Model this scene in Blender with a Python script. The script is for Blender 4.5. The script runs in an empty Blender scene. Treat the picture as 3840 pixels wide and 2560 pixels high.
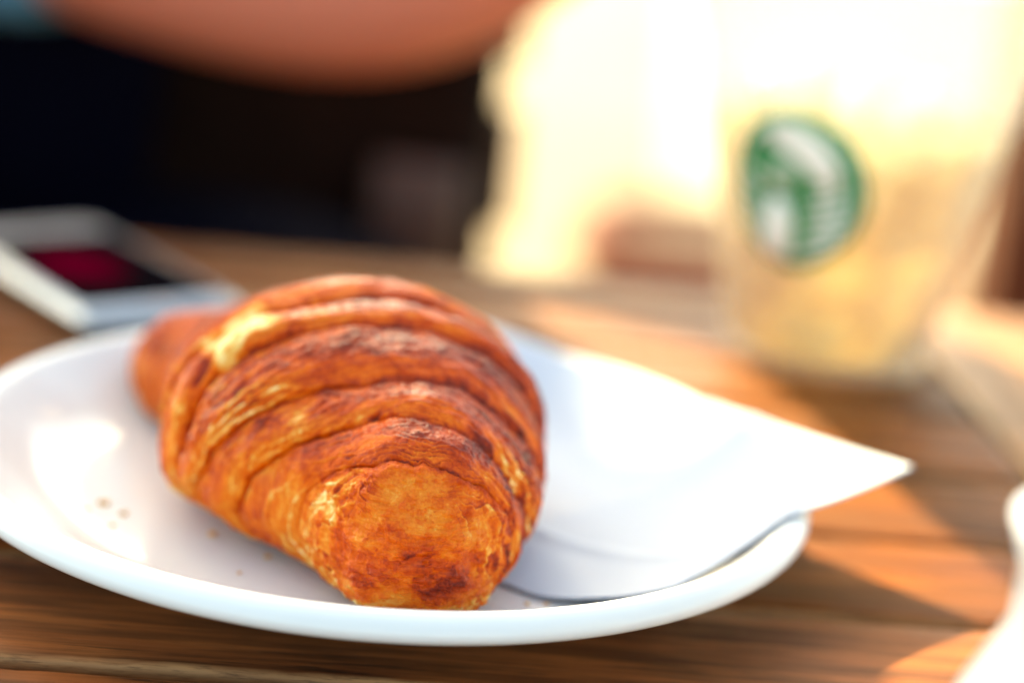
import bpy, bmesh, math, random
import numpy as np
from mathutils import Vector, Matrix

# ------------------------------------------------------------ camera, sky, sun, exposure
S = bpy.context.scene
COL = S.collection
CAM_H, PITCH, ROLL = 0.1922, math.radians(16.11), math.radians(6.15)
cam_d = bpy.data.cameras.new("camera")
cam = bpy.data.objects.new("camera", cam_d)
COL.objects.link(cam)
cam_d.sensor_width = 36.0
cam_d.lens = 70.0
cam_d.clip_start = 0.02
cam_d.clip_end = 500.0
fwd = Vector((0, math.cos(PITCH), -math.sin(PITCH)))
rt = Vector((1, 0, 0))
up = rt.cross(fwd)
r2 = rt * math.cos(ROLL) + up * math.sin(ROLL)
u2 = -rt * math.sin(ROLL) + up * math.cos(ROLL)
cam.matrix_world = Matrix(((r2.x, u2.x, -fwd.x, 0), (r2.y, u2.y, -fwd.y, 0), (r2.z, u2.z, -fwd.z, CAM_H), (0, 0, 0, 1)))
cam_d.dof.use_dof = True
cam_d.dof.focus_distance = 0.427
cam_d.dof.aperture_fstop = 3.6
S.camera = cam

SUN_EL = math.radians(31)
SUN_AZ = math.radians(-24)          # measured from +Y towards +X: behind and a little left
sun_dir = Vector((math.sin(SUN_AZ) * math.cos(SUN_EL), math.cos(SUN_AZ) * math.cos(SUN_EL), math.sin(SUN_EL)))
world = bpy.data.worlds.new("World")
S.world = world
world.use_nodes = True
wn = world.node_tree
bg = wn.nodes["Background"]
sky = wn.nodes.new("ShaderNodeTexSky")
sky.sky_type = 'NISHITA'
sky.sun_disc = False
sky.sun_elevation = SUN_EL
sky.sun_rotation = SUN_AZ
sky.air_density = 0.6
sky.dust_density = 2.0
sky.ozone_density = 0.5
wn.links.new(sky.outputs[0], bg.inputs[0])
bg.inputs[1].default_value = 0.15
sl = bpy.data.lights.new("sun", 'SUN')
sl.energy = 3.6
sl.angle = math.radians(0.5)
sl.color = (1.0, 0.88, 0.68)
sun = bpy.data.objects.new("sun", sl)
COL.objects.link(sun)
sun.rotation_euler = sun_dir.to_track_quat('Z', 'Y').to_euler()
S.view_settings.view_transform = 'Standard'
S.view_settings.look = 'None'
S.view_settings.exposure = 2.8
S.view_settings.use_white_balance = True
S.view_settings.white_balance_temperature = 9700
S.view_settings.white_balance_tint = -6
S.view_settings.gamma = 1.0
S.cycles.max_bounces = 8
S.cycles.transparent_max_bounces = 12
S.cycles.sample_clamp_indirect = 6.0
S.cycles.caustics_reflective = False
S.cycles.caustics_refractive = False

# ------------------------------------------------------------ helpers
def tag(o, label=None, cat=None, group=None, kind=None):
    if label: o["label"] = label
    if cat: o["category"] = cat
    if group: o["group"] = group
    if kind: o["kind"] = kind
    return o

def empty(name, loc=(0, 0, 0), rz=0.0):
    o = bpy.data.objects.new(name, None)
    o.empty_display_size = 0.02
    COL.objects.link(o)
    o.location = loc
    o.rotation_euler = (0, 0, rz)
    return o

def link_mesh(name, me, mat=None, parent=None, smooth=True):
    o = bpy.data.objects.new(name, me)
    COL.objects.link(o)
    if mat and not me.materials:
        me.materials.append(mat)
    if smooth:
        me.shade_smooth()
    if parent: o.parent = parent
    return o

def bm_obj(name, bm, mat=None, parent=None, smooth=True):
    bmesh.ops.recalc_face_normals(bm, faces=bm.faces[:])
    me = bpy.data.meshes.new(name)
    bm.to_mesh(me)
    bm.free()
    return link_mesh(name, me, mat, parent, smooth)

def box(bm, c, s, bev=0.0, seg=2, rot=None):
    r = bmesh.ops.create_cube(bm, size=1.0)
    vs = r['verts']
    bmesh.ops.scale(bm, vec=s, verts=vs)
    if bev > 0:
        es = list({e for v in vs for e in v.link_edges})
        rr = bmesh.ops.bevel(bm, geom=es, offset=bev, segments=seg, affect='EDGES', profile=0.5)
        vs = list({v for f_ in rr['faces'] for v in f_.verts} | {v for v in vs if v.is_valid})
    if rot is not None:
        bmesh.ops.rotate(bm, cent=(0, 0, 0), matrix=rot, verts=vs)
    bmesh.ops.translate(bm, vec=c, verts=vs)
    return vs

def lathe(bm, prof, n=96, closed=False):
    rings = []
    for r, z in prof:
        if r < 1e-6:
            rings.append([bm.verts.new((0, 0, z))])
        else:
            rings.append([bm.verts.new((r * math.cos(2 * math.pi * i / n), r * math.sin(2 * math.pi * i / n), z)) for i in range(n)])
    pairs = list(zip(rings[:-1], rings[1:]))
    if closed: pairs.append((rings[-1], rings[0]))
    for a, b in pairs:
        for i in range(n):
            j = (i + 1) % n
            if len(a) == 1 and len(b) == 1: continue
            if len(a) == 1: bm.faces.new((a[0], b[i], b[j]))
            elif len(b) == 1: bm.faces.new((a[i], a[j], b[0]))
            else: bm.faces.new((a[i], a[j], b[j], b[i]))

def tube(bm, pts, rads, n=12, caps=True):
    pts = [Vector(p) for p in pts]
    rings = []
    for i, p in enumerate(pts):
        t = (pts[min(i + 1, len(pts) - 1)] - pts[max(i - 1, 0)]).normalized()
        a = t.orthogonal().normalized() if i == 0 else (a - t * a.dot(t)).normalized()
        b = t.cross(a)
        r = rads[i] if hasattr(rads, '__len__') else rads
        rings.append([bm.verts.new(p + (a * math.cos(2 * math.pi * k / n) + b * math.sin(2 * math.pi * k / n)) * r) for k in range(n)])
    for A, B in zip(rings[:-1], rings[1:]):
        for k in range(n):
            bm.faces.new((A[k], A[(k + 1) % n], B[(k + 1) % n], B[k]))
    if caps:
        bm.faces.new(rings[0]); bm.faces.new(rings[-1])

class MatB:
    """small builder around a Principled material"""
    def __init__(self, name, base=(0.5, 0.5, 0.5), rough=0.5, **kw):
        self.m = bpy.data.materials.new(name)
        self.m.use_nodes = True
        self.t = self.m.node_tree
        self.p = self.t.nodes["Principled BSDF"]
        self.p.inputs["Base Color"].default_value = (*base, 1)
        self.p.inputs["Roughness"].default_value = rough
        for k, v in kw.items():
            self.p.inputs[k.replace('_', ' ')].default_value = v
    def n(self, kind, **kw):
        nd = self.t.nodes.new(kind)
        for k, v in kw.items(): setattr(nd, k, v)
        return nd
    def l(self, a, b): self.t.links.new(a, b)
    def val(self, x, sock):
        if hasattr(x, 'links'): self.l(x, sock)
        else: sock.default_value = x
    def math(self, op, a, b=0.0, c=None, clamp=False):
        nd = self.n("ShaderNodeMath", operation=op, use_clamp=clamp)
        self.val(a, nd.inputs[0]); self.val(b, nd.inputs[1])
        if c is not None: self.val(c, nd.inputs[2])
        return nd.outputs[0]
    def noise(self, vec, scale, detail=4.0, rough=0.5, dist=0.0):
        nd = self.n("ShaderNodeTexNoise")
        nd.inputs["Scale"].default_value = scale
        nd.inputs["Detail"].default_value = detail
        nd.inputs["Roughness"].default_value = rough
        nd.inputs["Distortion"].default_value = dist
        if vec is not None: self.l(vec, nd.inputs["Vector"])
        return nd.outputs["Fac"]
    def ramp(self, fac, stops, interp='LINEAR'):
        nd = self.n("ShaderNodeValToRGB")
        nd.color_ramp.interpolation = interp
        e = nd.color_ramp.elements
        while len(e) < len(stops): e.new(0.5)
        for el, (p, c) in zip(e, stops):
            el.position = p; el.color = (*c, 1) if len(c) == 3 else c
        self.l(fac, nd.inputs[0])
        return nd.outputs[0]
    def mapr(self, x, a, b, c=0.0, d=1.0):
        nd = self.n("ShaderNodeMapRange")
        self.val(x, nd.inputs[0])
        for i, v in enumerate((a, b, c, d)): nd.inputs[i + 1].default_value = v
        return nd.outputs[0]
    def mix(self, fac, a, b, mode='MIX'):
        nd = self.n("ShaderNodeMix", data_type='RGBA', blend_type=mode)
        self.val(fac, nd.inputs[0])
        for x, i in ((a, 6), (b, 7)):
            if hasattr(x, 'links'): self.l(x, nd.inputs[i])
            else: nd.inputs[i].default_value = (*x, 1)
        return nd.outputs[2]
    def obj(self, scale=(1, 1, 1), rnd=0.0):
        tc = self.n("ShaderNodeTexCoord")
        mp = self.n("ShaderNodeMapping")
        mp.inputs["Scale"].default_value = scale
        self.l(tc.outputs["Object"], mp.inputs[0])
        if rnd:
            oi = self.n("ShaderNodeObjectInfo")
            cx = self.n("ShaderNodeCombineXYZ")
            for i in range(3):
                self.l(self.math('MULTIPLY', oi.outputs["Random"], rnd * (i + 1) * 1.37), cx.inputs[i])
            self.l(cx.outputs[0], mp.inputs["Location"])
        return mp.outputs[0]
    def bump(self, h, strength=0.3, dist=0.001, prev=None):
        b = self.n("ShaderNodeBump")
        b.inputs["Strength"].default_value = strength
        b.inputs["Distance"].default_value = dist
        self.l(h, b.inputs["Height"])
        if prev is not None: self.l(prev, b.inputs["Normal"])
        self.l(b.outputs[0], self.p.inputs["Normal"])
        return b.outputs[0]

# ------------------------------------------------------------ materials
def mat_wood(name, dark, mid, light, rough=0.5, edge=None, width=0.0522):
    M = MatB(name, rough=rough, Specular_IOR_Level=0.12)
    v = M.obj((1.0, 1.0, 1.0), rnd=3.0)
    def sc(s):
        mp = M.n("ShaderNodeMapping"); mp.inputs["Scale"].default_value = s; M.l(v, mp.inputs[0]); return mp.outputs[0]
    broad = M.noise(sc((7, 55, 55)), 1.0, 5, 0.55, 0.6)
    fine = M.noise(sc((16, 250, 420)), 1.0, 4, 0.6, 0.2)
    pore = M.noise(sc((34, 620, 900)), 1.0, 4, 0.7)
    blot = M.noise(sc((14, 22, 22)), 1.0, 3, 0.5)
    c = M.ramp(broad, [(0.28, dark), (0.5, mid), (0.74, light)])
    c = M.mix(M.mapr(fine, 0.42, 0.60, 0.0, 0.85), c, dark, 'MIX')
    c = M.mix(M.mapr(pore, 0.54, 0.64, 0.0, 0.9), c, tuple(x * 0.25 for x in dark), 'MIX')
    c = M.mix(M.mapr(blot, 0.35, 0.7, 0.0, 0.35), c, light, 'MIX')
    oi = M.n("ShaderNodeObjectInfo")
    hs = M.n("ShaderNodeHueSaturation")
    M.l(c, hs.inputs["Color"])
    M.l(M.mapr(oi.outputs["Random"], 0, 1, 0.82, 1.18), hs.inputs["Value"])
    M.l(M.mapr(oi.outputs["Random"], 0, 1, 1.05, 0.92), hs.inputs["Saturation"])
    c = hs.outputs[0]
    if edge:
        # varnish worn off the arrises of every plank, with dark specks
        tc = M.n("ShaderNodeTexCoord"); sx = M.n("ShaderNodeSeparateXYZ"); M.l(tc.outputs["Object"], sx.inputs[0])
        ay = M.math('ABSOLUTE', sx.outputs[1])
        wob = M.noise(sc((40, 160, 160)), 1.0, 3, 0.6)
        d = M.math('ADD', ay, M.math('MULTIPLY', wob, 0.0022))
        m = M.mapr(d, width / 2 - 0.0006, width / 2 + 0.0008, 0, 1)
        zz = M.mapr(sx.outputs[2], -0.0045, -0.0015, 0, 1)
        m = M.math('MULTIPLY', m, zz)
        speck = M.noise(sc((110, 1200, 1200)), 1.0, 4, 0.7)
        ec = M.mix(M.mapr(speck, 0.50, 0.70, 0, 0.75), edge, tuple(x * 0.12 for x in edge), 'MIX')
        c = M.mix(M.math('MULTIPLY', m, 0.85), c, ec)
    M.l(c, M.p.inputs["Base Color"])
    M.l(M.mapr(fine, 0.3, 0.7, rough - 0.08, rough + 0.14), M.p.inputs["Roughness"])
    b = M.bump(fine, 0.35, 0.0004)
    M.bump(pore, 0.5, 0.0003, b)
    return M.m

WOOD = mat_wood("teak", (0.034, 0.008, 0.002), (0.190, 0.043, 0.007), (0.36, 0.104, 0.020), edge=(0.33, 0.155, 0.066))
WOOD_END = mat_wood("teak_end_board", (0.06, 0.018, 0.006), (0.17, 0.060, 0.020), (0.30, 0.125, 0.045), edge=(0.55, 0.38, 0.22), width=0.09)
WOOD_DARK = mat_wood("dark_wood", (0.02, 0.008, 0.005), (0.045, 0.016, 0.008), (0.08, 0.03, 0.014))
WOOD_RED = mat_wood("red_wood", (0.05, 0.009, 0.003), (0.10, 0.020, 0.007), (0.16, 0.036, 0.012))

M = MatB("porcelain", (0.80, 0.80, 0.79), 0.14, Specular_IOR_Level=0.32, Coat_Weight=0.0, Coat_Roughness=0.04)
v = M.obj((1, 1, 1))
M.l(M.mix(M.mapr(M.noise(v, 30, 3), 0.3, 0.7, 0, 1), (0.70, 0.70, 0.70), (0.67, 0.67, 0.67)), M.p.inputs["Base Color"])
M.bump(M.noise(v, 18, 2), 0.08, 0.0006)
PORC = M.m

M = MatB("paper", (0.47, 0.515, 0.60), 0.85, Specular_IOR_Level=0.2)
v = M.obj((1, 1, 1))
b = M.bump(M.noise(v, 900, 3, 0.7), 0.35, 0.0003)
M.bump(M.noise(v, 38, 3, 0.5), 0.55, 0.0016, b)
PAPER = M.m

M = MatB("crumb", (0.6, 0.33, 0.10), 0.7)
v = M.obj((1, 1, 1), rnd=2.0)
M.l(M.ramp(M.noise(v, 700, 3), [(0.3, (0.80, 0.50, 0.17)), (0.7, (0.62, 0.28, 0.06))]), M.p.inputs["Base Color"])
M.bump(M.noise(v, 1500, 3), 0.6, 0.0005)
CRUMB = M.m

def plain(name, col, rough=0.5, var=0.12, scale=20.0, bump=0.15, **kw):
    M = MatB(name, col, rough, **kw)
    v = M.obj((1, 1, 1), rnd=1.0)
    f_ = M.noise(v, scale, 4, 0.6)
    M.l(M.mix(M.mapr(f_, 0.3, 0.7), tuple(x * (1 - var) for x in col), tuple(min(1, x * (1 + var)) for x in col)), M.p.inputs["Base Color"])
    M.bump(M.noise(v, scale * 8, 3), bump, 0.001)
    return M.m

# ------------------------------------------------------------ numpy noise
def _h(ix, iy, iz, seed):
    h = (ix.astype(np.int64) * 374761393 + iy.astype(np.int64) * 668265263 + iz.astype(np.int64) * 2147483647 + seed * 974634777) & 0xFFFFFFFF
    h = ((h ^ (h >> 13)) * 1274126177) & 0xFFFFFFFF
    h = ((h ^ (h >> 16)) * 2246822519) & 0xFFFFFFFF
    return ((h ^ (h >> 15)) & 0xFFFFFF) / float(0xFFFFFF)

def vnoise(x, y, z, seed=0):
    ix, iy, iz = np.floor(x), np.floor(y), np.floor(z)
    fx, fy, fz = x - ix, y - iy, z - iz
    fx = fx * fx * fx * (fx * (fx * 6 - 15) + 10); fy = fy * fy * fy * (fy * (fy * 6 - 15) + 10); fz = fz * fz * fz * (fz * (fz * 6 - 15) + 10)
    ix = ix.astype(np.int64); iy = iy.astype(np.int64); iz = iz.astype(np.int64)
    r = 0
    for a in (0, 1):
        for b in (0, 1):
            for c in (0, 1):
                w = (fx if a else 1 - fx) * (fy if b else 1 - fy) * (fz if c else 1 - fz)
                r = r + w * _h(ix + a, iy + b, iz + c, seed)
    return r * 2 - 1

def fbm(x, y, z, oct=4, gain=0.5, seed=0):
    s, a, t = 0, 1.0, 0.0
    for o in range(oct):
        s = s + a * vnoise(x * 2 ** o + 17.3 * o, y * 2 ** o + 5.1 * o, z * 2 ** o + 9.7 * o, seed + o)
        t += a; a *= gain
    return s / t * 1.6

def sstep(a, b, x):
    t = np.clip((x - a) / (b - a), 0, 1)
    return t * t * (3 - 2 * t)

# ------------------------------------------------------------ ground
M = MatB("pale_paving", (0.6, 0.55, 0.45), 0.8)
v = M.obj((1, 1, 1))
c = M.ramp(M.noise(v, 1.1, 4, 0.55), [(0.36, (0.105, 0.052, 0.024)), (0.5, (0.140, 0.080, 0.034)), (0.66, (0.195, 0.130, 0.056))])
M.l(c, M.p.inputs["Base Color"])
M.bump(M.noise(v, 60, 4), 0.3, 0.004)
GROUND = M.m
bm = bmesh.new()
ZG = -0.74
NG = 60
gv = [[bm.verts.new((-60 + 120 * i / NG, -40 + 160 * j / NG, ZG)) for j in range(NG + 1)] for i in range(NG + 1)]
for i in range(NG):
    for j in range(NG):
        bm.faces.new((gv[i][j], gv[i + 1][j], gv[i + 1][j + 1], gv[i][j + 1]))
tag(bm_obj("ground", bm, GROUND, smooth=False), kind="structure")
CONC = None
M = MatB("bright_ground", (0.4, 0.38, 0.33), 0.8)
v = M.obj((1, 1, 1))
M.l(M.ramp(M.noise(v, 1.6, 4, 0.55), [(0.35, (0.27, 0.225, 0.15)), (0.65, (0.36, 0.32, 0.24))]), M.p.inputs["Base Color"])
M.bump(M.noise(v, 60, 4), 0.3, 0.004)
bm = bmesh.new()
bm.faces.new([bm.verts.new(p) for p in ((0.30, 4.2, ZG + .004), (2.9, 4.5, ZG + .004), (9.0, 16.0, ZG + .004), (1.0, 16.0, ZG + .004))])  # sheet added over the ground, painted pale for the overexposed sun glow
tag(bm_obj("bright_ground_patch", bm, M.m, smooth=False), kind="structure")

# ------------------------------------------------------------ table of planks
ROT = math.radians(4.6)
table = empty("wooden_table", (0, 0, 0), ROT)
tag(table, "slatted brown wooden table top under the white plate", "table")
cr, sr = math.cos(ROT), math.sin(ROT)
PITCHW, PW = 0.056, 0.0522
X0, X1 = -0.62, 0.1585 * cr + 0.65 * sr * 0 + 0.052      # right end is where the end board begins (local frame)
X1 = 0.1602 * cr + 0.64 * sr
y_first = 0.391
k0, k1 = -8, 5
plank_me = None
rng = random.Random(4)
for k in range(k0, k1 + 2):
    ya = (y_first + PITCHW * k) * 1.0 + 0.0019
    yb = ya + PW if k <= k1 else ya + 0.034
    L = X1 - X0 - 0.008
    w = yb - ya
    if k <= k1 and plank_me is not None:
        o = bpy.data.objects.new("plank", plank_me); COL.objects.link(o); o.parent = table
    else:
        bm = bmesh.new()
        # long plank, subdivided along its length so that the worn arrises can waver
        nseg = 160
        prof = []
        b = 0.0022
        for a in range(0, 5): prof.append((-w / 2 + b - b * math.cos(a * math.pi / 8), -b + b * math.sin(a * math.pi / 8)))
        for a in range(1, 8): prof.append((-w / 2 + b + (w - 2 * b) * a / 8, 0.0))
        for a in range(4, -1, -1): prof.append((w / 2 - b + b * math.cos(a * math.pi / 8), -b + b * math.sin(a * math.pi / 8)))
        prof.append((w / 2, -0.022)); prof.append((-w / 2, -0.022))
        rings = []
        for i in range(nseg + 1):
            x = -L / 2 + L * i / nseg
            rr = []
            for q, (py, pz) in enumerate(prof):
                edge = max(0.0, 1 - (w / 2 - abs(py)) / 0.003) if pz > -0.01 else 0
                j = rng.uniform(-1, 1) * 0.00022 * edge + 0.0003 * edge * math.sin(x * 90 + (2 if py > 0 else 0))
                rr.append(bm.verts.new((x, py - math.copysign(abs(j), py), pz - abs(j) * 0.8)))
            rings.append(rr)
        n = len(prof)
        for A, B in zip(rings[:-1], rings[1:]):
            for q in range(n): bm.faces.new((A[q], A[(q + 1) % n], B[(q + 1) % n], B[q]))
        bm.faces.new(rings[0]); bm.faces.new(rings[-1])
        o = bm_obj("plank", bm, WOOD, table)
        if plank_me is None: plank_me = o.data
    o.location = ((X0 + X1) / 2, (ya + yb) / 2, -0.0004 * ((k * 7) % 3))
ymin = y_first + PITCHW * k0; ymax = y_first + PITCHW * (k1 + 1) + 0.0354
EB = 0.09
for nm, xc, hide in (("end_board", X1 + EB / 2, 0), ("end_board", X0 - EB / 2 - 0.003, 0)):
    bm = bmesh.new()
    box(bm, (0, 0, -0.0112), ((ymax - ymin), EB, 0.0225), 0.0025, 3)
    o = bm_obj(nm, bm, WOOD_END, table)
    o.rotation_euler = (0, 0, math.pi / 2)
    o.location = (xc, (ymin + ymax) / 2, 0.0)
for sx in (X0 + 0.03, X1 - 0.03):
    for sy in (ymin + 0.08, ymax - 0.08):
        bm = bmesh.new(); box(bm, (0, 0, 0), (0.05, 0.05, -ZG - 0.0225), 0.004)
        o = bm_obj("leg", bm, WOOD_DARK, table, smooth=False); o.location = (sx, sy, ZG + (-ZG - 0.0225) / 2)
for sy in (ymin + 0.08, (ymin + ymax) / 2, ymax - 0.08):
    bm = bmesh.new(); box(bm, (0, 0, 0), (X1 - X0 - 0.12, 0.022, 0.06), 0.003)
    o = bm_obj("rail", bm, WOOD_DARK, table, smooth=False); o.location = ((X0 + X1) / 2, sy, -0.0532)

# ------------------------------------------------------------ plate
PX, PY, PR = -0.0298, 0.4836, 0.110
inner = [(0.0, 0.0058), (0.03, 0.0058), (0.06, 0.0059), (0.074, 0.0061), (0.080, 0.0068), (0.0848, 0.0082), (0.0888, 0.0102), (0.0925, 0.0127),
         (0.0965, 0.0157), (0.1005, 0.0191), (0.1030, 0.0214), (0.1048, 0.0224)]
lip = [(0.1066, 0.0223), (0.1085, 0.0211), (0.1097, 0.0193), (0.1100, 0.0176), (0.1092, 0.0163)]
under = [(0.107, 0.0152), (0.102, 0.0136), (0.095, 0.0104), (0.0875, 0.0068), (0.080, 0.0040), (0.074, 0.0022), (0.0715, 0.0004), (0.068, 0.0002), (0.066, 0.0016), (0.03, 0.0020), (0.0, 0.0020)]
bm = bmesh.new()
lathe(bm, inner + lip + under, 160)
plate = bm_obj("plate", bm, PORC)
plate.location = (PX, PY, 0.0006)
ss = plate.modifiers.new("subdivision", 'SUBSURF'); ss.levels = 1; ss.render_levels = 1
tag(plate, "round white porcelain plate holding the croissant and a paper napkin", "plate")
def plate_z(r):
    rr = [a for a, b in inner] + [0.1066, 0.2]; zz = [b for a, b in inner] + [0.0224, 0.0224]
    return np.interp(r, rr, zz) + 0.0006

# ------------------------------------------------------------ paper napkin
T = np.array([0.1085, 0.4985])
e1 = np.array([-0.765, 0.644]); e2 = np.array([-0.655, -0.756])
e1 /= np.linalg.norm(e1); e2 /= np.linalg.norm(e2)
L1, L2 = 0.165, 0.120
n1, n2 = 150, 120
a = np.linspace(0, L1, n1); b = np.linspace(0, L2, n2)
A, B = np.meshgrid(a, b, indexing='ij')
rc = 0.03                                                   # the near corner is rounded off where the sheet curls
edge_w = 0.0005 * np.sin(a * 310) + 0.0004 * np.sin(a * 170 + 1)
Bq = B + edge_w[:, None] * (B / L2)
shr = 0.013 * np.clip(1 - a / 0.055, 0, 1) ** 2
Bq = Bq - 0.016 * (np.clip(1 - A / 0.036, 0, 1) ** 1.8) * (B / L2) ** 5 - 0.004 * (B / L2)
NX = T[0] + e1[0] * A + e2[0] * Bq; NY = T[1] + e1[1] * A + e2[1] * Bq
# slight curl of the tip corner
R = np.hypot(NX - PX, NY - PY)
pz = plate_z(R)
sag = 0.0005 + np.where(R > 0.1085, -(R - 0.1085) * 0.06, 0)
NZ = pz + sag + 0.0006 * (1 + np.sin(NX * 55 + NY * 40)) + 0.0009 * np.exp(-((A - 0.05 - B * 0.1) / 0.004) ** 2)
NZ += 0.0035 * np.clip((R - 0.115) / 0.03, 0, 1) ** 1.5
NZ += 0.0030 * np.exp(-((B - 0.080 - 0.02 * np.sin(A * 9)) / 0.0030) ** 2) * np.clip(1 - np.abs(A - 0.06) / 0.07, 0, 1)
detail = NZ - (pz + sag)
for _ in range(420):                                       # a stiff sheet bridges the hollow between rim and well
    Zp = np.pad(NZ, 1, mode='reflect', reflect_type='odd')
    NZ = np.maximum((Zp[:-2, 1:-1] + Zp[2:, 1:-1] + Zp[1:-1, :-2] + Zp[1:-1, 2:]) / 4 - 0.0000035, pz + 0.0007)
NZ = NZ + detail * 0.5
co = np.stack([NX, NY, NZ], -1).reshape(-1, 3)
fi = [(i * n2 + j, (i + 1) * n2 + j, (i + 1) * n2 + j + 1, i * n2 + j + 1) for i in range(n1 - 1) for j in range(n2 - 1)]
me = bpy.data.meshes.new("paper_napkin"); me.from_pydata(co.tolist(), [], fi)
napkin = link_mesh("paper_napkin", me, PAPER)
sm = napkin.modifiers.new("thickness", 'SOLIDIFY'); sm.thickness = 0.0005; sm.offset = 1
tag(napkin, "white paper napkin lying between croissant and plate, corner past the rim", "napkin")

# ------------------------------------------------------------ croissant
def spl(t, K):
    n = len(K); Am = np.zeros((n, n)); bb = np.zeros(K.shape)
    Am[0, 0] = Am[-1, -1] = 1
    for i in range(1, n - 1):
        Am[i, i - 1] = Am[i, i + 1] = 1; Am[i, i] = 4; bb[i] = 6 * (K[i - 1] - 2 * K[i] + K[i + 1])
    Mm = np.linalg.solve(Am, bb)
    i = np.clip(np.floor(t).astype(int), 0, n - 2); u = (t - i)[:, None]
    return (1 - u) * K[i] + u * K[i + 1] + ((1 - u) ** 3 - (1 - u)) * Mm[i] / 6 + (u ** 3 - u) * Mm[i + 1] / 6

KN = np.array([[-15.87, 398.01, 14.87, 41.42], [-19.93, 433.62, 30.59, 48.03], [-34.35, 465.57, 46.46, 59.05],
               [-51.45, 495.82, 40.04, 51.47], [-73.61, 522.95, 24.32, 34.97], [-104.59, 544.61, 18.2, 30.08]])
NS, NT = 900, 760
qs = np.linspace(0.0, 1.0, NS)
s1 = 0.5 * qs + 0.5 * (1 - np.cos(qs * np.pi)) / 2
s1 = s1 ** 1.25 * 0.999 + 0.0004
th1 = np.linspace(-np.pi, np.pi, NT, endpoint=False)
SS, TH = np.meshgrid(s1, th1, indexing='ij')
def body(S_, T_):
    n = len(KN); t = S_.ravel() * (n - 1); V = spl(t, KN); e = 1e-3
    Tg = spl(np.clip(t + e, 0, n - 1), KN[:, :2]) - spl(np.clip(t - e, 0, n - 1), KN[:, :2])
    Tg /= np.linalg.norm(Tg, axis=1)[:, None]
    Lt = np.stack([Tg[:, 1], -Tg[:, 0]], 1)
    x, y, a, b = V.T; sv = S_.ravel(); c0, c1 = .13, .16
    cap = np.ones_like(sv)
    m = sv < c0; cap[m] = (1 - (1 - sv[m] / c0) ** 2.4) ** (1 / 2.4)
    m = sv > 1 - c1; cap[m] = np.clip(1 - ((sv[m] - 1 + c1) / c1) ** 2.0, 0, 1) ** .5
    a = a * cap; tt = T_.ravel(); si, co_ = np.sin(tt), np.cos(tt)
    zc = 6.5 + b * .42
    hz = np.where(co_ > 0, b * .58, b * .42) * cap
    ex = np.where(co_ > 0, 1.0, .62)
    capw = cap.copy(); m = sv < c0; capw[m] = (1 - (1 - sv[m] / c0) ** 3.4) ** (1 / 3.4)
    a = np.where(co_ > 0, a, a / np.maximum(cap, 1e-6) * (cap + (capw - cap) * np.abs(co_) ** .7))
    lat = np.sign(si) * np.abs(si) ** np.where(co_ > 0, 1.0, .72) * a
    z = zc + np.sign(co_) * np.abs(co_) ** ex * hz
    return np.stack([x + Lt[:, 0] * lat, y + Lt[:, 1] * lat, z], 1).reshape(S_.shape + (3,))
P = body(SS, TH)
# boundaries of the rolled layers: (angle in degrees, position along the roll)
BD = [
 [(-180, .10), (-119, .128), (-107, .150), (-94, .156), (-79, .14), (-62, .11), (-39, .070), (-7, .048), (33, .054), (60, .074), (92, .104), (105, .108), (140, .10)],
 [(-180, .27), (-122, .299), (-110, .30), (-96, .275), (-82, .246), (-68, .214), (-56, .182), (-40, .158), (-26, .146), (-2, .124), (18, .116), (40, .112), (60, .122), (84, .15), (120, .20)],
 [(-180, .36), (-104, .385), (-90, .345), (-74, .310), (-62, .288), (-51, .266), (-33, .238), (-20, .220), (-2, .21), (16, .212), (32, .206), (50, .20), (74, .208), (87, .225), (120, .28)],
 [(-180, .45), (-120, .43), (-89, .415), (-80, .413), (-70, .403), (-60, .391), (-49, .379), (-40, .369), (-27, .356), (-15, .341), (2, .329), (16, .321), (27, .307), (43, .29), (60, .28), (90, .30), (130, .40)],
 [(-180, .52), (-90, .50), (-60, .475), (-40, .455), (-27, .435), (-18, .425), (-6, .41), (7, .40), (19, .385), (40, .37), (70, .38), (120, .46)],
]
def bfun(tab):
    d = np.array([x for x, y in tab], float); y = np.array([y for x, y in tab])
    g = np.arange(-180, 180, 2.0)
    yy = np.interp(g, np.r_[d, d[0] + 360], np.r_[y, y[0]])
    k = np.exp(-np.linspace(-2, 2, 9) ** 2); k /= k.sum()
    yy = np.convolve(np.r_[yy[-4:], yy, yy[:4]], k, 'valid')
    return lambda T_: np.interp(np.degrees(T_), np.r_[g, 180], np.r_[yy, yy[0]])
bnds = [bfun(t) for t in BD]
# far half of the roll, steps facing the other way
far_b = [lambda T_, c=c: c + 0.02 * np.cos(T_ + 0.6) for c in (.60, .72, .84, .925)]
X, Y, Z = P[..., 0], P[..., 1], P[..., 2]
cT, sT = np.cos(TH), np.sin(TH)
rag = 0.0060 * fbm(cT * 1.6, sT * 1.6, SS * 6, 3, seed=3) + 0.0016 * fbm(cT * 9, sT * 9, SS * 30, 3, seed=5)
Sj = SS + rag * sstep(0.0, 0.06, SS)
lev = [np.zeros_like(SS)] + [b_(TH) for b_ in bnds] + [np.full_like(SS, .535)] + [b_(TH) for b_ in far_b] + [np.ones_like(SS)]
sig = np.zeros_like(SS)
for k in range(len(lev) - 1):
    m = (Sj >= lev[k]) & (Sj < lev[k + 1])
    sig = np.where(m, k + (Sj - lev[k]) / np.maximum(lev[k + 1] - lev[k], 1e-4), sig)
sig = np.where(Sj >= 1, len(lev) - 1.001, sig)
band = np.floor(sig).astype(int); fr = sig - band
mirror = band >= 6
fr = np.where(mirror, 1 - fr, fr)
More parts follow.
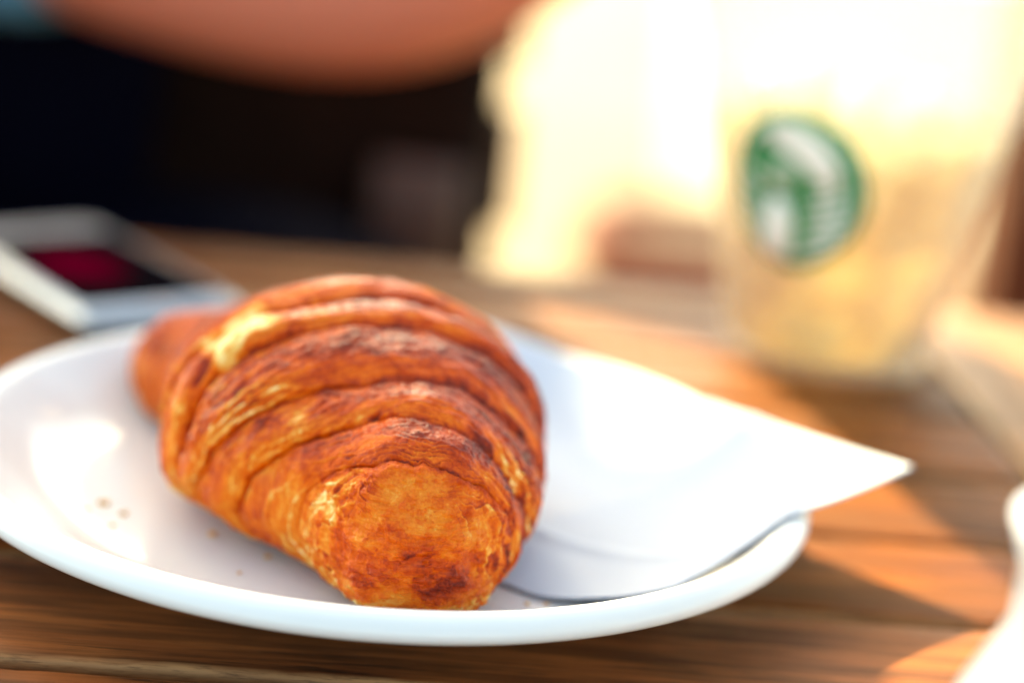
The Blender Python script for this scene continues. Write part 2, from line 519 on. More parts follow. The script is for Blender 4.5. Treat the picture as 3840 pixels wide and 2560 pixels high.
#            nose  A-B   B-C   C-D   D-F   F-mid  mid..
amp = np.array([0.0, 1.6, 2.1, 2.4, 2.9, 1.6, 0.0, 3.0, 3.4, 2.6, 2.0])[np.clip(band, 0, 10)]
rw = np.array([.3, .50, .40, .40, .34, .45, .4, .3, .3, .3, .4])[np.clip(band, 0, 10)]
rw = rw * (1 + .25 * fbm(cT * 1.3, sT * 1.3, band * 3.3, 2, seed=8))
lam = 1 + .30 * fbm(cT * 1.5, sT * 1.5, band * 7.1, 2, seed=11)
ris = sstep(0, 1, fr / rw)
ris = np.sin(np.clip(fr / rw, 0, 1) * np.pi / 2) ** 0.55
prof = np.where(fr < rw, -0.5 + ris, 0.5 - ((fr - rw) / (1 - rw)) ** 1.5)
disp = amp * lam * prof
# the far mid band must join both halves smoothly
top_keep = sstep(.02, .16, SS) * 1.0
disp *= sstep(.0, .05, SS) * (1 - sstep(.95, .99, SS))
lowfade = 0.45 + 0.55 * sstep(8, 22, Z)
disp *= lowfade
# creases right under each riser
crz = np.exp(-((fr - 0.0) / .05) ** 2) + np.exp(-((fr - 1.0) / .035) ** 2)
disp -= crz * 0.85 * (amp > 0) * sstep(.03, .08, SS)
# laminated strata on the risers
tt = fr / rw
n0 = fbm(cT * 2.2, sT * 2.2, band * 2.7 + 5, 2, seed=19)
nl = 5.0
wv = tt * nl + .95 * fbm(cT * 2.5, sT * 2.5, tt * 1.5 + band * 5, 3, seed=21) + .25 * fbm(cT * 14, sT * 14, tt * 4, 2, seed=22)
strat = wv - np.floor(wv)
inr = sstep(-.02, .08, tt) * (1 - sstep(.95, 1.45, tt)) * (amp > 0)
disp += inr * ((0.26 + .16 * n0) * (strat ** 2.2 - .4))
# strata all over the flanks: thin layer edges running round the roll
w2 = sig * 5.0 + 1.5 * fbm(cT * 2, sT * 2, SS * 8, 3, seed=31)
st2 = np.abs(w2 - np.floor(w2) - .5) * 2
side = sstep(.55, 1.05, np.abs(TH)) * (SS > .05)
disp += side * (1 - inr * .6) * (.16 + .16 * n0) * (st2 ** 1.5 - .4)
# puffed lumps, blisters, flaking crust, tiny pits
n_big = fbm(X / 17, Y / 17, Z / 17, 3, seed=41)
n_mid = fbm(X / 5.2, Y / 5.2, Z / 5.2, 4, .55, seed=42)
n_fin = fbm(X / 1.5, Y / 1.5, Z / 1.5, 3, .6, seed=43)
fold = 1 - np.abs(fbm(cT * 5 + n_mid * .25, sT * 5, SS * 26, 3, seed=45)) * 1.6
wr = fbm(SS * 200, cT * 4, sT * 4, 3, .5, seed=46)               # short wrinkles round the roll
plateau = (1 - inr) * 1.0
disp += 1.15 * n_big + .30 * n_mid * plateau + .14 * n_fin * (.4 + .6 * plateau) + .09 * wr * plateau
flake = sstep(.18, .26, fbm(X / 4.2, Y / 4.2, Z / 2.2, 4, .6, seed=47))
disp += .13 * flake * plateau
blis = sstep(.35, .6, fbm(X / 2.6, Y / 2.6, Z / 2.6, 2, seed=48))
disp += .16 * blis * plateau
# lifted crust flakes: small terraces with sharp rims
tq = 2.6 * fbm(X / 7.5, Y / 7.5, Z / 3.4, 4, .55, seed=81) + 8
tfr = tq - np.floor(tq)
terr = np.floor(tq) + sstep(.0, .10, tfr)
disp += .13 * (terr - tq) * (.5 + .5 * plateau) * (1 - .7 * (sig < 1))
rimq = np.exp(-((tfr - .10) / .05) ** 2)
# fine laminated striae running round the roll, everywhere
str1 = fbm(SS * 130 + .6 * n_mid, cT * 1.3, sT * 1.3, 3, .6, seed=85)
str2 = fbm(SS * 330 + .8 * n_mid, cT * 2.6, sT * 2.6, 2, .6, seed=86)
strm = sstep(.03, .08, SS)
disp += strm * (.16 * str1 + .08 * str2) * (.5 + .8 * side)
# pale strands of dough edges on the flanks
lc = sig * 3.1 + 1.3 * fbm(SS * 5, cT * 1.2, sT * 1.2, 2, seed=87)
strand = np.exp(-((lc - np.round(lc)) / .045) ** 2) * sstep(.5, .9, np.abs(TH)) * sstep(.04, .10, SS) * (.5 + .5 * sstep(-.2, .3, fbm(cT * 3, sT * 3, SS * 12, 2, seed=88)))
disp += strand * .35
# nose lobe: a folded lip and hollows
nose = 1 - sstep(.85, 1.0, sig)
disp += nose * (.9 * fbm(X / 9, Y / 9, Z / 4.5, 3, seed=51) + .62 * np.abs(fbm(X / 5.5, Y / 5.5, Z / 1.7, 4, .6, seed=52)) - .3)
lipc = np.exp(-((Z - 25.5 - 1.4 * fbm(X / 6, Y / 6, Z / 9, 2, seed=53)) / 1.1) ** 2) * nose * np.exp(-((X + 13) / 9) ** 2)
disp -= lipc * 1.2
def spot(sc_, tc_, ds, dt):
    return np.exp(-((SS - sc_) / ds) ** 2 - ((np.degrees(TH) - tc_) / dt) ** 2)
hole = spot(.406, -84, .010, 7) + .8 * spot(.418, -63, .010, 9) + .6 * spot(.40, -76, .008, 8)
disp -= 4.2 * np.clip(hole, 0, 1)
pit = spot(.152, -26, .004, 3.0)
disp -= 1.2 * pit
# thin concentric layer edges wrapping the nose
nr = sig * 6.0 + 1.5 * fbm(cT * 2.2, sT * 2.2, SS * 30, 3, seed=91)
nrf = nr - np.floor(nr)
nrm = nose * sstep(.30, .55, sig) * (.35 + .65 * sstep(.2, .9, np.abs(TH)))
disp += nrm * .34 * sstep(.5, 1.0, np.abs(TH)) * (nrf ** 2.4 - .4)
# right hand crust folds
rf = np.clip(1 - np.abs(fbm(SS * 40 + TH * 2.2, TH * 2.0, sT * 0 + 1, 4, .55, seed=61)) * 2.2, 0, 1)
rside = sstep(.15, .6, TH) * (1 - sstep(1.6, 2.0, TH)) * sstep(.05, .1, SS) * (1 - sstep(.3, .45, SS))
disp += .5 * rside * (rf - .4)
# normals of the smooth body
dS = np.gradient(P, axis=0)
Pp = np.concatenate([P[:, -1:], P, P[:, :1]], 1)
dT = (Pp[:, 2:] - Pp[:, :-2]) / 2
Nn = np.cross(dT, dS)
nl_ = np.linalg.norm(Nn, axis=-1, keepdims=True); Nn = Nn / np.maximum(nl_, 1e-9)
ctr = P.mean(1, keepdims=True)
if ((P - ctr) * Nn).sum(-1)[NS // 2].mean() < 0: Nn = -Nn
# undercut: layer edges hang over towards the tip they face
Q = P + Nn * disp[..., None]
tang = dS / np.maximum(np.linalg.norm(dS, axis=-1, keepdims=True), 1e-9)
over = np.exp(-((tt - .8) / .35) ** 2) * (amp > 0) * np.where(mirror, 1, -1)
Q += tang * (over * 0.7 * lowfade * sstep(.03, .08, SS))[..., None]
Q[..., 2] = np.maximum(Q[..., 2], 6.45 + 0.12 * n_fin)
# bake colour plus painted sun spots: 0 raw pale dough ... 1 dark red brown crust
bake = np.full_like(SS, .675)
plat = sstep(.75, 1.25, tt) * (amp > 0)
bake += plat * (.14 - .10 * sstep(.75, 1.0, fr))
bake += inr * (-.02 + (.16 + .16 * n0) * (1 - sstep(.10, .30, strat)) - (.09 + .16 * n0) * sstep(.45, .9, strat))
bake += .24 * crz * (amp > 0)  # creases under each riser coloured darker
flank = sstep(.75, 1.45, np.abs(TH)) * np.where(TH < 0, 1.0, .35)
bake -= .15 * flank
bake += side * (.10 + .10 * n0) * (1 - sstep(.15, .45, st2)) - side * (.10 + .16 * n0) * sstep(.6, .95, st2)
bake += strm * (.10 * str1 + .05 * str2) - .22 * strand
bake += .09 * n_big + .085 * n_mid + .05 * n_fin - .12 * rimq * (.5 + n_mid) * (sig > 1)  + .10 * flake * plateau - .05
bake += nrm * sstep(.5, 1.0, np.abs(TH)) * (.14 * (1 - sstep(.1, .35, nrf)) - .20 * sstep(.7, .95, nrf))
bake += .09 * fbm(X / 10, Y / 10, Z / 10, 3, seed=70)
bake += nose * (-.06 + .26 * np.exp(-((Z - 21) / 6.5) ** 2 - ((X + 16) / 17) ** 2) + .10 * fbm(X / 6, Y / 6, Z / 3, 3, seed=71))
bake -= nose * .13 * sstep(26, 34, Z) * (.7 + .5 * n_fin)
bake -= nose * .05 * np.exp(-((Z - 9) / 4) ** 2)
bake += rside * .10 + rside * .18 * (rf > .72) - rside * .10 * sstep(.3, 0, rf)
bake -= .10 * sstep(16, 8, Z)
pale = sstep(.372, .392, SS + .012 * n_mid + .004 * str1) * (1 - sstep(.455, .482, SS + .014 * n_mid)) * sstep(-62, -55, np.degrees(TH) + 3 * n_mid) * (1 - sstep(-36, -28, np.degrees(TH) + 3 * n_mid))  # patch of sunlight on the crust, painted in as pale dough colour
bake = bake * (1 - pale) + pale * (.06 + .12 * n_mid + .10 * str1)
sun_spot2 = spot(.228, -51, .018, 11) + .6 * spot(.206, -38, .010, 8)  # smaller sun glints, painted paler into the crust
bake -= sun_spot2 * .42 * (.6 + .4 * (strat > .3))
bake += .5 * np.clip(hole, 0, 1) + .6 * pit  # hole and pit coloured darker than the crust around them
bake -= .04 * sstep(.62, .80, SS)
bake = np.where(bake > .78, .78 + (bake - .78) * .4, bake)
gloss = np.clip(plat * .8 + .2 + .3 * (1 - side), 0, 1)
for arr in (bake, gloss): np.clip(arr, 0, 1, out=arr)
me = bpy.data.meshes.new("croissant")
nv = NS * NT
me.vertices.add(nv)
me.vertices.foreach_set("co", (Q.reshape(-1, 3) * 0.001).astype(np.float32).ravel())
ii, jj = np.meshgrid(np.arange(NS - 1), np.arange(NT), indexing='ij')
j2 = (jj + 1) % NT
quad = np.stack([ii * NT + jj, ii * NT + j2, (ii + 1) * NT + j2, (ii + 1) * NT + jj], -1).reshape(-1, 4)
caps = [list(range(NT)), list(range(nv - 1, nv - NT - 1, -1))]
loops = np.concatenate([quad.ravel(), np.array(caps[0][::-1]), np.array(caps[1][::-1])])
nf = len(quad) + 2
me.loops.add(len(loops)); me.loops.foreach_set("vertex_index", loops.astype(np.int32))
me.polygons.add(nf)
st = np.r_[np.arange(len(quad)) * 4, len(quad) * 4, len(quad) * 4 + NT]
me.polygons.foreach_set("loop_start", st.astype(np.int32))
me.polygons.foreach_set("loop_total", np.r_[np.full(len(quad), 4), NT, NT].astype(np.int32))
me.update(calc_edges=True); me.validate()
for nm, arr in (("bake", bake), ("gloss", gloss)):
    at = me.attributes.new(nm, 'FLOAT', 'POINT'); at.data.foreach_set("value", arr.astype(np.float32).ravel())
M = MatB("croissant_crust", rough=0.4, Specular_IOR_Level=0.13)
at = M.n("ShaderNodeAttribute", attribute_name="bake"); gl = M.n("ShaderNodeAttribute", attribute_name="gloss")
v = M.obj((1, 1, 1))
f1 = M.noise(v, 420, 5, 0.65); f2 = M.noise(v, 1700, 3, 0.6); f3 = M.noise(v, 130, 4, 0.6)
bk = M.math('ADD', at.outputs["Fac"], M.mapr(f1, 0.3, 0.7, -0.10, 0.10))
bk = M.math('ADD', bk, M.mapr(f2, 0.3, 0.7, -0.05, 0.05))
bk = M.math('ADD', bk, M.mapr(f3, 0.3, 0.7, -0.06, 0.06))
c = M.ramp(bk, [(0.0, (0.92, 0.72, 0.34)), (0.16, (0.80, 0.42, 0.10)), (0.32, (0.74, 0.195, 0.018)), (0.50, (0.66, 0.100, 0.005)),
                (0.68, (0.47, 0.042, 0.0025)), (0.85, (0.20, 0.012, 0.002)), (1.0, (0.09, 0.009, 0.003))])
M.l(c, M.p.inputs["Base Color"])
M.l(M.mapr(gl.outputs["Fac"], 0, 1, 0.55, 0.38), M.p.inputs["Roughness"])
M.p.inputs["Subsurface Weight"].default_value = 0.12
M.p.inputs["Subsurface Radius"].default_value = (1.0, 0.35, 0.1)
M.p.inputs["Subsurface Scale"].default_value = 0.0015
M.l(M.mapr(gl.outputs["Fac"], 0, 1, 0.0, 0.16), M.p.inputs["Coat Weight"])
M.p.inputs["Coat Roughness"].default_value = 0.13
b_ = M.bump(f1, 0.55, 0.0006)
M.bump(f2, 0.5, 0.0003, b_)
croissant = link_mesh("croissant", me, M.m)
tag(croissant, "golden brown flaky croissant with layered ridges lying on the white plate", "croissant")

# ------------------------------------------------------------ crumbs
crs = [(-96, 459, 2.3), (-99, 454, 1.5), (-90, 454, 1.8), (-91, 446, 1.3), (-67, 447, 1.9), (-57, 426, 1.0), (-52, 437, 1.4),
       (6.5, 435, 2.0), (10, 426, 1.2), (14.5, 427, 1.2)]
crl = ["largest pale crumb of the cluster at the plate's left side", "pale crumb left of the largest one in the plate's left cluster",
       "pale crumb right of the largest one in the plate's left cluster", "smallest crumb at the front of the plate's left cluster",
       "brown crumb beside the croissant's left flank", "tiny crumb alone on the plate in front of the croissant's left side",
       "dark crumb beside the croissant just left of its front end", "orange brown crumb right of the croissant's front end by the napkin",
       "tiny crumb by the rim between the orange brown crumb and the farthest right one", "tiny crumb near the plate rim, farthest right of all crumbs"]
for (x, y, r), lb in zip(crs, crl):
    bm = bmesh.new()
    bmesh.ops.create_icosphere(bm, subdivisions=2, radius=r * 0.00048)
    rr = random.Random(int(x * 10 + y))
    for vv in bm.verts:
        vv.co *= 1 + rr.uniform(-.3, .3)
        vv.co.x *= 1.35; vv.co.z *= 0.55
    o = bm_obj("crumb", bm, CRUMB, smooth=False)
    o.rotation_euler = (0, 0, rr.uniform(0, 6)); o.location = (x / 1000, y / 1000, 0.0066 + r * 0.00025)
    tag(o, lb, "crumb", "crumbs scattered on the plate")

# ------------------------------------------------------------ phone
uL = np.array([-.63, .78]); angp = math.atan2(uL[1], uL[0]) - math.pi / 2
phone = empty("phone", (-0.150, 0.676, 0.0), angp)
tag(phone, "white smartphone with dark screen lying on the table behind the plate", "phone")
def slab(w, l, h, rc_, seg=6, bev=0.0006):
    bm = bmesh.new(); pts = []
    for cx, cy, a0 in ((w / 2 - rc_, l / 2 - rc_, 0), (-w / 2 + rc_, l / 2 - rc_, 90), (-w / 2 + rc_, -l / 2 + rc_, 180), (w / 2 - rc_, -l / 2 + rc_, 270)):
        for k in range(seg + 1):
            t_ = math.radians(a0 + 90 * k / seg); pts.append((cx + rc_ * math.cos(t_), cy + rc_ * math.sin(t_)))
    f_ = bm.faces.new([bm.verts.new((x, y, 0)) for x, y in pts])
    r_ = bmesh.ops.extrude_face_region(bm, geom=[f_])
    bmesh.ops.translate(bm, vec=(0, 0, h), verts=[g for g in r_['geom'] if isinstance(g, bmesh.types.BMVert)])
    if bev:
        es = [e for e in bm.edges if abs(e.verts[0].co.z - e.verts[1].co.z) < 1e-9]
        bmesh.ops.bevel(bm, geom=es, offset=bev, segments=3, affect='EDGES')
    return bm
STEEL = MatB("phone_metal", (0.42, 0.42, 0.43), 0.25, Metallic=1.0).m
WGLASS = MatB("white_glass", (0.46, 0.44, 0.47), 0.12, Specular_IOR_Level=0.3).m
BGLASS = MatB("screen_glass", (0.006, 0.005, 0.006), 0.05, Coat_Weight=0.5).m
M = MatB("screen_reflection", (0.01, 0.01, 0.01), 0.3, Specular_IOR_Level=0.0)
v = M.obj((1, 1, 1))
sp = M.n("ShaderNodeSeparateXYZ"); M.l(v, sp.inputs[0])
g = M.math('ADD', M.math('POWER', M.math('DIVIDE', M.math('SUBTRACT', sp.outputs[0], -0.006), 0.022), 2.0), M.math('POWER', M.math('DIVIDE', M.math('SUBTRACT', sp.outputs[1], 0.004), 0.030), 2.0))
red = M.ramp(g, [(0.0, (0.075, 0.0, 0.008)), (0.45, (0.035, 0.0, 0.004)), (0.8, (0.003, 0.002, 0.003))])  # red reflection painted onto the dark screen, with a faint glow
M.l(red, M.p.inputs["Base Color"]); M.l(red, M.p.inputs["Emission Color"]); M.p.inputs["Emission Strength"].default_value = 0.05
SCREEN = M.m
o = bm_obj("body", slab(0.060, 0.120, 0.0078, 0.009, bev=0.0009), STEEL, phone); o.location = (0, 0, 0.0004)
o = bm_obj("front_glass", slab(0.057, 0.117, 0.0006, 0.008, bev=0.0002), WGLASS, phone); o.location = (0, 0, 0.0081)
o = bm_obj("screen", slab(0.0515, 0.085, 0.0003, 0.0012, bev=0), SCREEN, phone, smooth=False); o.location = (0, -0.004, 0.0086)
o = bm_obj("home_button", slab(0.0085, 0.0085, 0.0003, 0.004, bev=0), WGLASS, phone, smooth=False); o.location = (0, -0.0523, 0.0086)
o = bm_obj("earpiece", slab(0.010, 0.0016, 0.0003, 0.0007, bev=0), BGLASS, phone, smooth=False); o.location = (0, 0.0475, 0.0086)

# ------------------------------------------------------------ iced drink in a plastic cup
CX, CY = 0.1115, 0.690
cup = empty("plastic_cup", (CX, CY, 0))
tag(cup, "clear plastic cup of iced milky coffee with green round emblem", "cup")
def cr_(z): return 0.0350 + 0.200 * z
M = MatB("clear_plastic", (0.95, 0.93, 0.88), 0.12)
tr = M.n("ShaderNodeBsdfTransparent"); tr.inputs[0].default_value = (0.97, 0.95, 0.92, 1)
mx = M.n("ShaderNodeMixShader"); fz = M.n("ShaderNodeLayerWeight"); fz.inputs[0].default_value = 0.25
fac = M.math('MULTIPLY_ADD', fz.outputs["Facing"], 0.38, 0.05, clamp=True)
M.l(fac, mx.inputs[0]); M.l(tr.outputs[0], mx.inputs[1]); M.l(M.p.outputs[0], mx.inputs[2])
M.l(mx.outputs[0], M.t.nodes["Material Output"].inputs[0])
CLEAR = M.m
H = 0.135
bm = bmesh.new()
outer_p = [(0.0, 0.004), (0.026, 0.004), (0.030, 0.0008), (cr_(0.002), 0.0015), (cr_(0.006), 0.005), (cr_(0.03), 0.03), (cr_(0.07), 0.07), (cr_(0.11), 0.11), (cr_(H) , H), (cr_(H) + .0018, H + .001), (cr_(H) + .0012, H + .003), (cr_(H) - .0004, H + .0025)]
inner_p = [(cr_(H) - .0010, H), (cr_(0.07) - .0008, 0.07), (cr_(0.006) - .0009, 0.0056), (0.0, 0.0050)]
lathe(bm, outer_p + inner_p, 72)
bm_obj("cup_wall", bm, CLEAR, cup)
M = MatB("iced_coffee", (0.72, 0.46, 0.19), 0.25)
v = M.obj((1, 1, 1.0))
sp = M.n("ShaderNodeSeparateXYZ"); M.l(v, sp.inputs[0])
zz = M.math('ADD', M.mapr(sp.outputs[2], 0.0, 0.09), M.mapr(M.noise(v, 48, 3, 0.5, 0.9), 0.25, 0.75, -0.45, 0.45))
cc = M.ramp(zz, [(0.0, (0.60, 0.56, 0.42)), (0.25, (0.86, 0.72, 0.42)), (0.5, (0.62, 0.46, 0.26)), (0.75, (0.74, 0.63, 0.44)), (1.0, (0.90, 0.86, 0.72))])
M.l(cc, M.p.inputs["Base Color"])
tl = M.n("ShaderNodeBsdfTranslucent"); M.l(cc, tl.inputs[0])
tr = M.n("ShaderNodeBsdfTransparent"); M.l(cc, tr.inputs[0])
m1 = M.n("ShaderNodeMixShader"); m1.inputs[0].default_value = 0.55; M.l(M.p.outputs[0], m1.inputs[1]); M.l(tl.outputs[0], m1.inputs[2])
m2 = M.n("ShaderNodeMixShader"); m2.inputs[0].default_value = 0.55; M.l(m1.outputs[0], m2.inputs[1]); M.l(tr.outputs[0], m2.inputs[2])
M.l(m2.outputs[0], M.t.nodes["Material Output"].inputs[0])
COFFEE = M.m
bm = bmesh.new()
lathe(bm, [(0.0, 0.0062), (cr_(0.007) - .0022, 0.0068), (cr_(0.03) - .0016, 0.03), (cr_(0.088) - .0016, 0.088), (cr_(0.088) - .004, 0.0885), (0.0, 0.0885)], 72)
bm_obj("iced_coffee", bm, COFFEE, cup)
M = MatB("ice", (0.9, 0.92, 0.9), 0.1, IOR=1.31)
tr = M.n("ShaderNodeBsdfTransparent"); tr.inputs[0].default_value = (0.93, 0.93, 0.88, 1)
mx = M.n("ShaderNodeMixShader"); mx.inputs[0].default_value = 0.45; M.l(tr.outputs[0], mx.inputs[1]); M.l(M.p.outputs[0], mx.inputs[2])
M.l(mx.outputs[0], M.t.nodes["Material Output"].inputs[0])
ICE = M.m
rr = random.Random(9)
for i, (x, y, z) in enumerate([(-.028, -.006, .091), (.0, -.022, .093), (.026, -.004, .090), (-.010, .014, .095), (.016, .022, .092)]):
    bm = bmesh.new(); box(bm, (0, 0, 0), (0.021, 0.020, 0.019), 0.004, 3)
    o = bm_obj("ice_cube", bm, ICE, cup); o.location = (x, y, z); o.rotation_euler = (rr.uniform(-.6, .6), rr.uniform(-.6, .6), rr.uniform(0, 3))
# round green emblem printed on the cup: disc, pale figure, wavy stripes, ring
GREEN = plain("emblem_green", (0.006, 0.24, 0.075), 0.45, 0.15, 80)
_t = GREEN.node_tree; _tl = _t.nodes.new("ShaderNodeBsdfTranslucent"); _tl.inputs[0].default_value = (0.03, 0.42, 0.05, 1)
_mx = _t.nodes.new("ShaderNodeMixShader"); _mx.inputs[0].default_value = 0.35
_t.links.new(_t.nodes["Principled BSDF"].outputs[0], _mx.inputs[1]); _t.links.new(_tl.outputs[0], _mx.inputs[2]); _t.links.new(_mx.outputs[0], _t.nodes["Material Output"].inputs[0])
WHITEP = plain("emblem_white", (0.74, 0.76, 0.70), 0.45, 0.05, 80)
GREY = plain('emblem_grey', (0.30, 0.42, 0.30), 0.5, 0.1, 80)
EC_Z, EC_A, ER = 0.0665, math.radians(-90 - 30), 0.0268
def wrap(px, py, off):
    z = EC_Z + py
    r = cr_(z) + off
    aa = EC_A + 0.93 * px / cr_(EC_Z)
    return (r * math.cos(aa), r * math.sin(aa), z)
emblem_obj = []
def patch(name, poly_or_ring, mat, off, ring=None):
    bm = bmesh.new()
    if ring:
        n = 64; vi = [[bm.verts.new(wrap(rad * math.cos(2 * math.pi * k / n), rad * math.sin(2 * math.pi * k / n), off)) for k in range(n)] for rad in ring]
        for A_, B_ in zip(vi[:-1], vi[1:]):
            for k in range(n): bm.faces.new((A_[k], A_[(k + 1) % n], B_[(k + 1) % n], B_[k]))
        if ring[0] < 0.001: bm.faces.new(vi[0])
    else:
        L_, R_ = poly_or_ring           # two rails
        rows = []
        for (ax, ay), (bx_, by) in zip(L_, R_):
            rows.append([bm.verts.new(wrap(ax + (bx_ - ax) * t_ / 6, ay + (by - ay) * t_ / 6, off)) for t_ in range(7)])
        for A_, B_ in zip(rows[:-1], rows[1:]):
            for k in range(6): bm.faces.new((A_[k], A_[k + 1], B_[k + 1], B_[k]))
    o = bm_obj(name, bm, mat, emblem_obj[0] if emblem_obj else cup, smooth=True)
    if not emblem_obj: emblem_obj.append(o)
    sd = o.modifiers.new("thickness", 'SOLIDIFY'); sd.thickness = 0.00012
    return o
patch("emblem", None, GREEN, 0.0003, ring=[0.0005, 0.006, 0.012, 0.018, 0.0225, ER])
patch("emblem_ring", None, WHITEP, 0.0006, ring=[0.0222, 0.0232])
m_ = 0.001
def strip(pts, ws):
    L_, R_ = [], []
    for i, (x, y) in enumerate(pts):
        x2, y2 = pts[min(i + 1, len(pts) - 1)]; x1_, y1_ = pts[max(i - 1, 0)]
        dx, dy = x2 - x1_, y2 - y1_; l_ = math.hypot(dx, dy); nx, ny = -dy / l_, dx / l_
        L_.append(((x + nx * ws[i]) * m_, (y + ny * ws[i]) * m_)); R_.append(((x - nx * ws[i]) * m_, (y - ny * ws[i]) * m_))
    return L_, R_
patch("emblem_figure", strip([(-6, -24), (-6, -17), (-6, -9), (-5, -3)], [4.5, 6.0, 5.6, 2.5]), WHITEP, 0.0006)
patch("emblem_figure", strip([(-6, 0), (-5, 5), (-2, 9)], [5.0, 5.5, 3.0]), GREY, 0.0006)
patch("emblem_figure", strip([(-10, 17), (-3, 18), (5, 14.5), (11, 8.5), (14, 3)], [2.4, 4.6, 5.6, 4.6, 1.6]), WHITEP, 0.0006)
for k in range(6):
    y = -17 + 3.9 * k
    patch("emblem_stripe", strip([(5, y - 3.6), (9, y - 2.0), (14, y - .6), (20 - abs(k - 2.5) * 1.6, y + 1.8)], [.3, .7, 1.0, .9]), WHITEP, 0.0006)
for k in range(4):
    y = -12 + 5 * k
    patch("emblem_stripe", strip([(-20 + abs(k - 2) * 1.2, y + 2), (-16, y), (-13, y - 1.5)], [.6, .9, .5]), WHITEP, 0.0006)

# ------------------------------------------------------------ white ceramic pot at the right edge
pot = empty("white_jug", (0.1205, 0.312, 0))
tag(pot, "white ceramic jug at the far right edge on sunlit planks", "jug")
bm = bmesh.new()
lathe(bm, [(0, 0.0), (0.030, 0.0), (0.034, 0.003), (0.040, 0.015), (0.042, 0.028), (0.038, 0.045), (0.031, 0.060), (0.031, 0.072), (0.034, 0.080), (0.0325, 0.0805), (0.0290, 0.072), (0.0290, 0.060), (0.036, 0.045), (0.0395, 0.028), (0.037, 0.014), (0.030, 0.006), (0, 0.005)], 64)
o = bm_obj("jug_body", bm, PORC, pot)
bm = bmesh.new()
tube(bm, [(0.030, 0, 0.066), (0.046, 0, 0.068), (0.056, 0, 0.055), (0.055, 0, 0.036), (0.040, 0, 0.022)], [0.004, 0.0042, 0.0042, 0.004, 0.0038], 12)
bm_obj("handle", bm, PORC, pot)

# ------------------------------------------------------------ bench beyond the table, person and bag on it
bench = empty("wooden_bench", (-0.46, 1.18, ZG))
tag(bench, "dark wooden bench behind the table under the seated person", "bench")
for k in range(4):
    bm = bmesh.new(); box(bm, (0, 0, 0), (0.90, 0.085, 0.028), 0.004)
    o = bm_obj("seat_slat", bm, WOOD_DARK, bench, smooth=False); o.location = (0, -0.14 + 0.093 * k, 0.436)
for sx in (-.4, .4):
    for sy in (-.13, .13):
        bm = bmesh.new(); box(bm, (0, 0, 0), (0.05, 0.05, 0.42), 0.004)
        o = bm_obj("leg", bm, WOOD_DARK, bench, smooth=False); o.location = (sx, sy, 0.211)
for k in range(3):
    bm = bmesh.new(); box(bm, (0, 0, 0), (0.90, 0.022, 0.09), 0.004)
    o = bm_obj("back_slat", bm, WOOD_DARK, bench, smooth=False); o.location = (0, 0.235 + .012 * k, 0.53 + 0.12 * k)
for sx in (-.4, .4):
    bm = bmesh.new(); box(bm, (0, 0, 0), (0.045, 0.03, 0.42), 0.004)
    o = bm_obj("back_post", bm, WOOD_DARK, bench, smooth=False); o.location = (sx, 0.275, 0.64)

def skin(name, verts, edges, rads, mat, parent, root=0, sub=2):
    me = bpy.data.meshes.new(name); me.from_pydata(verts, edges, [])
    o = bpy.data.objects.new(name, me); COL.objects.link(o); o.parent = parent
    md = o.modifiers.new("skin", 'SKIN'); md.use_smooth_shade = True
    if not me.skin_vertices: 
        bpy.context.view_layer.objects.active = o
        bpy.context.view_layer.update()
    sv = me.skin_vertices[0].data
    for i, r in enumerate(rads):
        sv[i].radius = (r, r) if not isinstance(r, tuple) else r
        sv[i].use_root = (i == root)
    sb = o.modifiers.new("subdivision", 'SUBSURF'); sb.levels = sub; sb.render_levels = sub
    me.materials.append(mat)
    return o
SKIN = MatB("skin", (0.56, 0.155, 0.100), 0.5, Subsurface_Weight=0.15, Subsurface_Scale=0.01)
v = SKIN.obj((1, 1, 1)); SKIN.bump(SKIN.noise(v, 250, 3), 0.2, 0.0006)
SKIN = SKIN.m
NAVY = plain("navy_cloth", (0.0008, 0.0009, 0.0045), 0.9, 0.2, 60, Specular_IOR_Level=0.03)
BLUE = plain("light_blue_cloth", (0.10, 0.30, 0.52), 0.9, 0.15, 60, Specular_IOR_Level=0.2)
HAIR = plain("brown_hair", (0.05, 0.025, 0.012), 0.6, 0.3, 90)
person = empty("person", (-0.36, 1.17, ZG))
tag(person, "person in navy clothes and light blue sleeves, bare arm bent, behind the phone", "person")
def rel(pts): return [(x + 0.36, y - 1.17, z - ZG) for x, y, z in pts]
# body: one continuous surface from pelvis to head, both arms with hands
V = rel([(-.36, 1.20, -.22), (-.36, 1.19, -.08), (-.355, 1.17, .08), (-.345, 1.15, .22), (-.335, 1.13, .31), (-.325, 1.115, .37), (-.315, 1.095, .43), (-.31, 1.09, .50),
         (-.24, 1.10, .29), (-.262, 1.06, .21), (-.272, 1.01, .100), (-.18, .985, .098), (-.095, .975, .088), (-.03, .965, .112), (.035, .955, .175), (.065, .95, .215),
         (-.46, 1.12, .29), (-.54, 1.08, .20), (-.60, 1.00, .06), (-.56, .92, .035), (-.47, .87, .030), (-.43, .845, .028)])
E = [(0, 1), (1, 2), (2, 3), (3, 4), (4, 5), (5, 6), (6, 7), (4, 8), (8, 9), (9, 10), (10, 11), (11, 12), (12, 13), (13, 14), (14, 15), (4, 16), (16, 17), (17, 18), (18, 19), (19, 20), (20, 21)]
Rd = [(.15, .11), (.14, .10), (.145, .10), (.15, .10), (.11, .08), .055, .075, .075, .07, .062, .062, .064, .064, .058, .040, .030, .07, .056, .048, .042, .030, .028]
HEADLESS = skin("body", V, E, Rd, SKIN, person)
